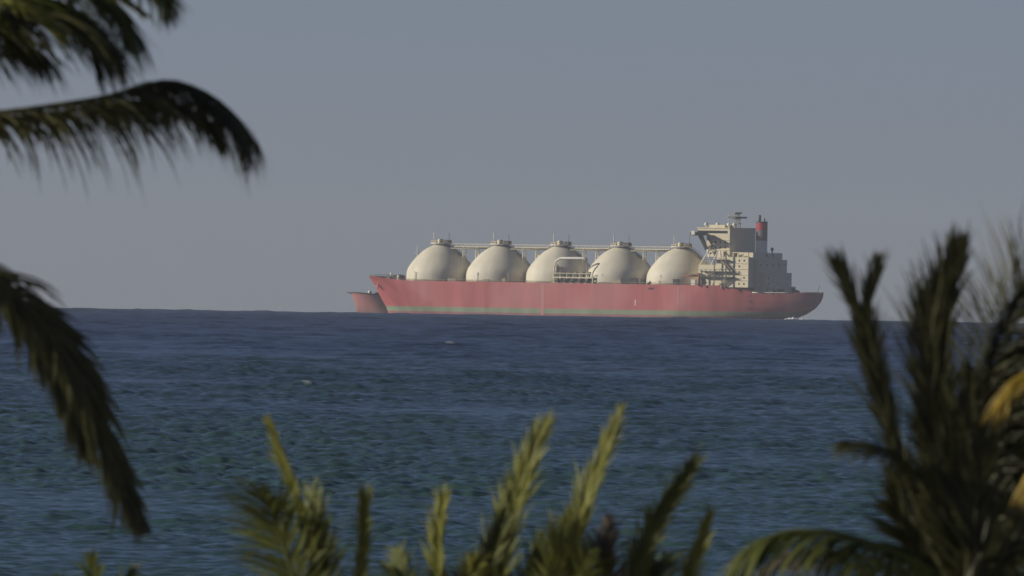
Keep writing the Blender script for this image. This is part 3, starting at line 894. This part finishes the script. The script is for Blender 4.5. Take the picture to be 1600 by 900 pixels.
# left palm: crown just out of the frame
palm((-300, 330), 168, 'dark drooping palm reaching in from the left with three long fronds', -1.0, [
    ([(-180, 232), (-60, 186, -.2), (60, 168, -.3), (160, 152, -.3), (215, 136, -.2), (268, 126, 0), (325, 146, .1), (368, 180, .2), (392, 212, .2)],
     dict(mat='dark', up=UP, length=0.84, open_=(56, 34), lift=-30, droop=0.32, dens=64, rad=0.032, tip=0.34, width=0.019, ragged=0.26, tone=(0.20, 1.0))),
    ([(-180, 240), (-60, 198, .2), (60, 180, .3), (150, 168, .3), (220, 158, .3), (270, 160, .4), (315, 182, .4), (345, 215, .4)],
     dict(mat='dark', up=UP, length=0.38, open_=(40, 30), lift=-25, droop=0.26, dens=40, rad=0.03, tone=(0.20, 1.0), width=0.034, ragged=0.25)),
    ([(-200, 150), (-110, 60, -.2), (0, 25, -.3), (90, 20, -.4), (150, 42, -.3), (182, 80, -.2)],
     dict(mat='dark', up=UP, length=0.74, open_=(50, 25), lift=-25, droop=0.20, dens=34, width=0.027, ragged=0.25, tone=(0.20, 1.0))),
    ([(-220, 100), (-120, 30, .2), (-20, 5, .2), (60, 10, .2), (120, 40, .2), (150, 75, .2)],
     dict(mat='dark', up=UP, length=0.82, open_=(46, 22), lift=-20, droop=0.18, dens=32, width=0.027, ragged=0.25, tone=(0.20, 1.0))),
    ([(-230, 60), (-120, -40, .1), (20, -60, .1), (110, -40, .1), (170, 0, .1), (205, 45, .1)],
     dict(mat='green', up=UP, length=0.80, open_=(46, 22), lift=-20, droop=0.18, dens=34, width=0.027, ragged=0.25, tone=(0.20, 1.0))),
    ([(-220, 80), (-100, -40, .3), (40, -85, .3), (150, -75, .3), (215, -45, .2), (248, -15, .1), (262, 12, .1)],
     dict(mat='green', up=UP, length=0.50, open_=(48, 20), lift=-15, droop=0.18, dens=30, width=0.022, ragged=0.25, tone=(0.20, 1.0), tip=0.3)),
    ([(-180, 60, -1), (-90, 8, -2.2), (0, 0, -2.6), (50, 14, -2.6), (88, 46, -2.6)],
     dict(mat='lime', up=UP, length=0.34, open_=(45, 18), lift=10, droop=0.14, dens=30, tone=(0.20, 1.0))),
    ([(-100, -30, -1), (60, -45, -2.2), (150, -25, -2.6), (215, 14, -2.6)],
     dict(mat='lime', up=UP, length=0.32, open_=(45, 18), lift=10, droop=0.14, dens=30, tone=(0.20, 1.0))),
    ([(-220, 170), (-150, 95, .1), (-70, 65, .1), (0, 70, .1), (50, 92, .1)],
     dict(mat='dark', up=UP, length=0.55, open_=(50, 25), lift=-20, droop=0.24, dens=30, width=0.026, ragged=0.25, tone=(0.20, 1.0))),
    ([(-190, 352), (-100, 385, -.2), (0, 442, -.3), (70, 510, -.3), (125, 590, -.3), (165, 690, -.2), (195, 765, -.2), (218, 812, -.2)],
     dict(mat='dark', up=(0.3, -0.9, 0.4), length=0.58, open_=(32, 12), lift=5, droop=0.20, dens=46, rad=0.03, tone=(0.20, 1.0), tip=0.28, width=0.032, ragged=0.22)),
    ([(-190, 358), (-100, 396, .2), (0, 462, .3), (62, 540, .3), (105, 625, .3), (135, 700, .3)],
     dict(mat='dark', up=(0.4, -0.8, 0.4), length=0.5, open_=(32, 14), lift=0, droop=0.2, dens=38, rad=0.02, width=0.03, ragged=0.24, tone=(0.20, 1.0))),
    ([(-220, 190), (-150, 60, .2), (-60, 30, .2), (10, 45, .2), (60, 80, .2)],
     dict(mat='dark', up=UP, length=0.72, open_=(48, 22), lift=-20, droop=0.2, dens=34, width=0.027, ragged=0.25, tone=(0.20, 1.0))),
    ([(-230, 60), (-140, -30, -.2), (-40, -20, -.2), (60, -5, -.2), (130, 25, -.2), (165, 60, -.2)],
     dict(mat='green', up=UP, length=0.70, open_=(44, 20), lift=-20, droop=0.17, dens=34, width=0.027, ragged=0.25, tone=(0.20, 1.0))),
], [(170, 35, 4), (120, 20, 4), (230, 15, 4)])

# low palms along the bottom of the frame
palm((505, 1090), 172, 'lit young palm at bottom left of centre with one tall narrow yellow frond', 0.4, [
    ([(512, 980), (497, 880), (470, 790), (442, 715), (425, 668)],
     dict(width=0.0195, ragged=0.2, mat='lime', up=(-0.9, -0.8, 0.2), length=0.30, open_=(16, 7), lift=30, droop=0.02, tone=(0.34, 1.00), dens=52)),
    ([(480, 980), (455, 890), (430, 815), (408, 765, -.3)],
     dict(width=0.0195, ragged=0.2, mat='green', up=(-0.45, -0.9, 0.2), length=0.57, open_=(56, 30), lift=5, droop=0.10, tone=(0.34, 0.85), dens=42)),
    ([(530, 985), (560, 910), (570, 840), (571, 782)],
     dict(width=0.0195, ragged=0.2, mat='lime', up=(-0.6, -0.9, 0.2), length=0.20, open_=(27, 19), lift=20, droop=0.04, tone=(0.34, 0.95), dens=52, tip=0.9)),
    ([(500, 990), (505, 910), (500, 840), (488, 772, .3)],
     dict(width=0.0195, ragged=0.2, mat='green', up=(-0.45, -0.9, 0.2), length=0.42, open_=(30, 14), lift=10, droop=0.06, tone=(0.34, 1.00), dens=42)),
], [(200, 30, 3), (90, 25, 3)])
palm((735, 1110), 176, 'lit green palm at bottom centre with a broad leaning frond and short tips', -0.3, [
    ([(760, 990), (778, 890), (800, 800), (826, 725), (846, 676)],
     dict(width=0.0195, ragged=0.2, mat='lime', up=(-0.5, -0.9, 0.2), length=0.46, open_=(23, 8), lift=14, droop=0.02, tone=(0.34, 1.00), dens=54, tip=0.4)),
    ([(740, 990), (758, 900), (785, 820), (815, 760, .2)],
     dict(width=0.0195, ragged=0.2, mat='green', up=(-0.6, -0.9, 0.2), length=0.40, open_=(23, 10), lift=14, droop=0.03, tone=(0.34, 1.00), dens=48)),
    ([(705, 1000), (688, 920), (686, 850), (692, 795)],
     dict(width=0.0195, ragged=0.2, mat='lime', up=(-0.7, -0.8, 0.2), length=0.33, open_=(20, 14), lift=22, droop=0.03, tone=(0.34, 1.00), dens=52, tip=0.7)),
    ([(690, 1020), (650, 960), (630, 905), (620, 860, .4)],
     dict(width=0.0195, ragged=0.2, mat='green', up=(-0.45, -0.9, 0.2), length=0.35, open_=(41, 19), lift=10, droop=0.1, dens=42)),
    ([(745, 1010), (750, 940), (752, 890), (772, 825, .4)],
     dict(width=0.0195, ragged=0.2, mat='grey', up=FACE, length=0.26, open_=(27, 12), lift=10, droop=0.1, dens=42)),
    ([(780, 1010), (810, 950), (835, 900), (850, 850, .2)],
     dict(width=0.0195, ragged=0.2, mat='green', up=(-0.45, -0.9, 0.2), length=0.46, open_=(34, 17), lift=10, droop=0.08, tone=(0.34, 0.85), dens=42)),
    ([(730, 1010), (725, 960), (728, 920), (745, 880, -.2)],
     dict(width=0.0195, ragged=0.2, mat='lime', up=FACE, length=0.42, open_=(34, 17), lift=10, droop=0.08, tone=(0.34, 0.85), dens=42)),
], [(150, 30, 3), (80, 25, 3)])
palm((925, 1130), 170, 'lit palm right of centre with tall slanting fronds along the bottom edge', 0.5, [
    ([(905, 1000), (896, 890), (910, 800), (938, 725), (966, 655)],
     dict(width=0.0195, ragged=0.2, mat='lime', up=(-0.6, -0.9, 0.2), length=0.35, open_=(22, 7), lift=18, droop=0.02, tone=(0.34, 1.00), dens=54)),
    ([(955, 1010), (985, 910), (1015, 840), (1050, 780), (1076, 735)],
     dict(width=0.0195, ragged=0.2, mat='green', up=(-0.5, -0.9, 0.2), length=0.33, open_=(27, 11), lift=15, droop=0.05, tone=(0.34, 1.00), dens=50, tip=0.6)),
    ([(985, 1020), (1050, 950), (1085, 880), (1108, 810)],
     dict(width=0.0195, ragged=0.2, mat='lime', up=(-0.5, -0.9, 0.2), length=0.30, open_=(20, 10), lift=25, droop=0.03, tone=(0.34, 1.00), dens=52)),
    ([(890, 1010), (866, 930), (872, 860), (893, 800, .4)],
     dict(width=0.0195, ragged=0.2, mat='lime', up=FACE, length=0.35, open_=(27, 14), lift=10, droop=0.06, tone=(0.34, 0.85), dens=46)),
    ([(935, 1010), (950, 930), (945, 870), (950, 810, .4)],
     dict(width=0.0195, ragged=0.2, mat='grey', up=FACE, length=0.33, open_=(34, 19), lift=10, droop=0.12, dens=38)),
    ([(960, 1030), (1000, 960), (1020, 910), (1040, 870, .3)],
     dict(width=0.0195, ragged=0.2, mat='green', up=(-0.45, -0.9, 0.2), length=0.42, open_=(37, 19), lift=10, droop=0.12, dens=42)),
    ([(910, 1020), (900, 960), (905, 920), (915, 870, -.2)],
     dict(width=0.0195, ragged=0.2, mat='green', up=(-0.45, -0.9, 0.2), length=0.53, open_=(41, 19), lift=10, droop=0.10, tone=(0.34, 0.85), dens=46)),
], [(100, 30, 3), (60, 25, 3)])
palm((150, 1060), 178, 'lowest palm at the bottom left, only its frond tips showing', 0.2, [
    ([(150, 980), (148, 920), (145, 876)], dict(width=0.0195, ragged=0.2, mat='green', up=(-0.45, -0.9, 0.2), length=0.28, open_=(31, 16), lift=10, droop=0.1)),
    ([(175, 985), (190, 930), (205, 896)], dict(width=0.0195, ragged=0.2, mat='green', up=(-0.45, -0.9, 0.2), length=0.28, open_=(31, 16), lift=10, droop=0.14)),
    ([(125, 990), (110, 940), (95, 915)], dict(width=0.0195, ragged=0.2, mat='green', up=(-0.45, -0.9, 0.2), length=0.28, open_=(31, 16), lift=10, droop=0.14)),
], [(80, 30, 3)])

# right palm: a dense dark crown
DK = dict(mat='dark', up=FACE, dens=38, tone=(0, 0.6), width=0.026, ragged=0.2)
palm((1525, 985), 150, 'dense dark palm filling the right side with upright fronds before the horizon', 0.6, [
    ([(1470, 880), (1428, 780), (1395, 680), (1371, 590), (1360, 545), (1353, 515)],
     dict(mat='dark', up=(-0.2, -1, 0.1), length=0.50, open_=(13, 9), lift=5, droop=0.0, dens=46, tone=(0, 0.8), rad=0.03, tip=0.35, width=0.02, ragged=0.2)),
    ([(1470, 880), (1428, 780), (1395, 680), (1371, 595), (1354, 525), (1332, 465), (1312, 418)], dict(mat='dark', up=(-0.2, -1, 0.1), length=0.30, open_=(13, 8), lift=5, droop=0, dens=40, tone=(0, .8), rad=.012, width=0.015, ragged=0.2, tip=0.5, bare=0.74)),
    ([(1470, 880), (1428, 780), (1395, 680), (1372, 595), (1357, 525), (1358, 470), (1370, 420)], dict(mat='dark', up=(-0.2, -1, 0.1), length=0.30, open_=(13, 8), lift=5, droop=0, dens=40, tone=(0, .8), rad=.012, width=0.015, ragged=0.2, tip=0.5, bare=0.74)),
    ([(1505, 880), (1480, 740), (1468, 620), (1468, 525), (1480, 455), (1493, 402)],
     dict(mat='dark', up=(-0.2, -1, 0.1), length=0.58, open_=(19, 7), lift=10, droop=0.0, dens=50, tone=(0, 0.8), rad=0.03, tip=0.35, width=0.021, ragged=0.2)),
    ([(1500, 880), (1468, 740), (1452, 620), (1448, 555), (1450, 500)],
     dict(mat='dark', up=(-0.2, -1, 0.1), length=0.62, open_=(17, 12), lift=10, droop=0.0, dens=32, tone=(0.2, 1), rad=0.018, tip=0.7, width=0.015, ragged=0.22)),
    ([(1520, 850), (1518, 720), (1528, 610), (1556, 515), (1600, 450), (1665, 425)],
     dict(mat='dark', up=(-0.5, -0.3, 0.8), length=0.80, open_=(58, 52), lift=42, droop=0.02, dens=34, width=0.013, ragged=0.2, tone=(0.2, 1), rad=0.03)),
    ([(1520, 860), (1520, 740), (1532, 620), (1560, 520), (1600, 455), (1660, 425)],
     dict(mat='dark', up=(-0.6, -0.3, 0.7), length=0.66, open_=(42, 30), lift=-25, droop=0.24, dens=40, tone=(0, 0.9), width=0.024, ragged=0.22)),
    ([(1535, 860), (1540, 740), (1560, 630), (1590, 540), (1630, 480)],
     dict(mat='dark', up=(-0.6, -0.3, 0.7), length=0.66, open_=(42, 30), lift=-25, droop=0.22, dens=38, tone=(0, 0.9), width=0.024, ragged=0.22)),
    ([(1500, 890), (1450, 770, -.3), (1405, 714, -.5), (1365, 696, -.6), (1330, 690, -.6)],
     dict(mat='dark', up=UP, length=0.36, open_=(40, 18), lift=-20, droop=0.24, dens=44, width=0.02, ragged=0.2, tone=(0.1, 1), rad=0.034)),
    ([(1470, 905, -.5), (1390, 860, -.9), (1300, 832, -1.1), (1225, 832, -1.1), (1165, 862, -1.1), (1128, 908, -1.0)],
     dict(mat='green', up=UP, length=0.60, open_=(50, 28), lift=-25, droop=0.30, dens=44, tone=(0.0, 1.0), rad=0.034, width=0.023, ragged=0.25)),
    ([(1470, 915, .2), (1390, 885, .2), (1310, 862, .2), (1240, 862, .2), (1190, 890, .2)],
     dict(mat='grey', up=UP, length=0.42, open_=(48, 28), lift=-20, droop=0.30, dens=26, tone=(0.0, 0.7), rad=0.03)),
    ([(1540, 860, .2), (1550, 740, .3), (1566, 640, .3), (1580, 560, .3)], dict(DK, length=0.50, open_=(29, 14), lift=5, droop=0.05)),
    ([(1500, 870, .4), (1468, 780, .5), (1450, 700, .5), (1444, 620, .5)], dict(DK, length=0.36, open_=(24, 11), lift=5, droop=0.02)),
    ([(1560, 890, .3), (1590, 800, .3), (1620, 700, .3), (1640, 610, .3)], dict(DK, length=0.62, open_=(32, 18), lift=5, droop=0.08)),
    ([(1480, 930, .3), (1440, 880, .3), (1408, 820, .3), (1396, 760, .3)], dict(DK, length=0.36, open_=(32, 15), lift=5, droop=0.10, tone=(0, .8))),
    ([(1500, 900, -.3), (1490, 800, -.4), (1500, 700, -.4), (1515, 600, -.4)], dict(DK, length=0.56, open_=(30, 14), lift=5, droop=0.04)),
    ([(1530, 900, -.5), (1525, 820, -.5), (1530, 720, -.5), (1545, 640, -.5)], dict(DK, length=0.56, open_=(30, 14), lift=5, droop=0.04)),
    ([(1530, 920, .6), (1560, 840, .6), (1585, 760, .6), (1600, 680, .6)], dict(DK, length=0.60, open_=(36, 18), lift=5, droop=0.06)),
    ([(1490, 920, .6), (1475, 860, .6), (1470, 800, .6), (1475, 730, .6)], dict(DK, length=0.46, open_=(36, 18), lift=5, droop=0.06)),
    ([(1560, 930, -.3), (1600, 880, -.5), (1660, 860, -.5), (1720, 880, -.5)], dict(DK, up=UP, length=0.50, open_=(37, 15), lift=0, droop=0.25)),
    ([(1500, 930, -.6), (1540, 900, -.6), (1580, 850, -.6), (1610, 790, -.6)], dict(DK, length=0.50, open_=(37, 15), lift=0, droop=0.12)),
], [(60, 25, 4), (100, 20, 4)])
palm((1790, 640), 132, 'palm at the right edge with dry yellow frond ends hanging into view', 0.8, [
    ([(1720, 575), (1665, 566), (1615, 580), (1580, 602), (1560, 628)],
     dict(mat='straw', up=UP, length=0.29, open_=(46, 22), lift=-20, droop=0.20, dens=40, width=0.021, ragged=0.34, tone=(0, 1))),
    ([(1740, 690), (1690, 690), (1645, 704), (1616, 730), (1604, 760)],
     dict(mat='straw', up=UP, length=0.28, open_=(44, 22), lift=-20, droop=0.24, dens=36, width=0.021, ragged=0.34, tone=(0, 1))),
    ([(1760, 540), (1720, 450), (1690, 380)], dict(mat='dark', up=FACE, length=0.4)),
], [(20, 35, 4), (90, 30, 4), (-40, 20, 4), (10, 65, 4), (70, 68, 3.6), (-60, 62, 3.6), (40, 50, 4), (-15, 52, 4), (-80, 25, 3.4), (60, 5, 3.6), (0, 5, 3.8)])

# ------------------------------------------------------------------ haze over the water
def make_haze():
    x0, x1, y0, y1, z0, z1 = -14800.0, 14800.0, -300.0, 16200.0, -27.0, 75.0
    m = bpy.data.materials.new('sea_haze'); m.use_nodes = True
    t = m.node_tree
    t.nodes.remove(t.nodes['Principled BSDF'])
    v = t.nodes.new('ShaderNodeVolumePrincipled')
    v.inputs['Color'].default_value = (0.86, 0.90, 0.95, 1)
    v.inputs['Density'].default_value = 1.9e-5
    v.inputs['Anisotropy'].default_value = 0.2
    t.links.new(v.outputs[0], t.nodes['Material Output'].inputs['Volume'])
    o = MB().box(x0, x1, y0, y1, z0, z1).build('haze', m)
    tag(o, kind='stuff')
make_haze()
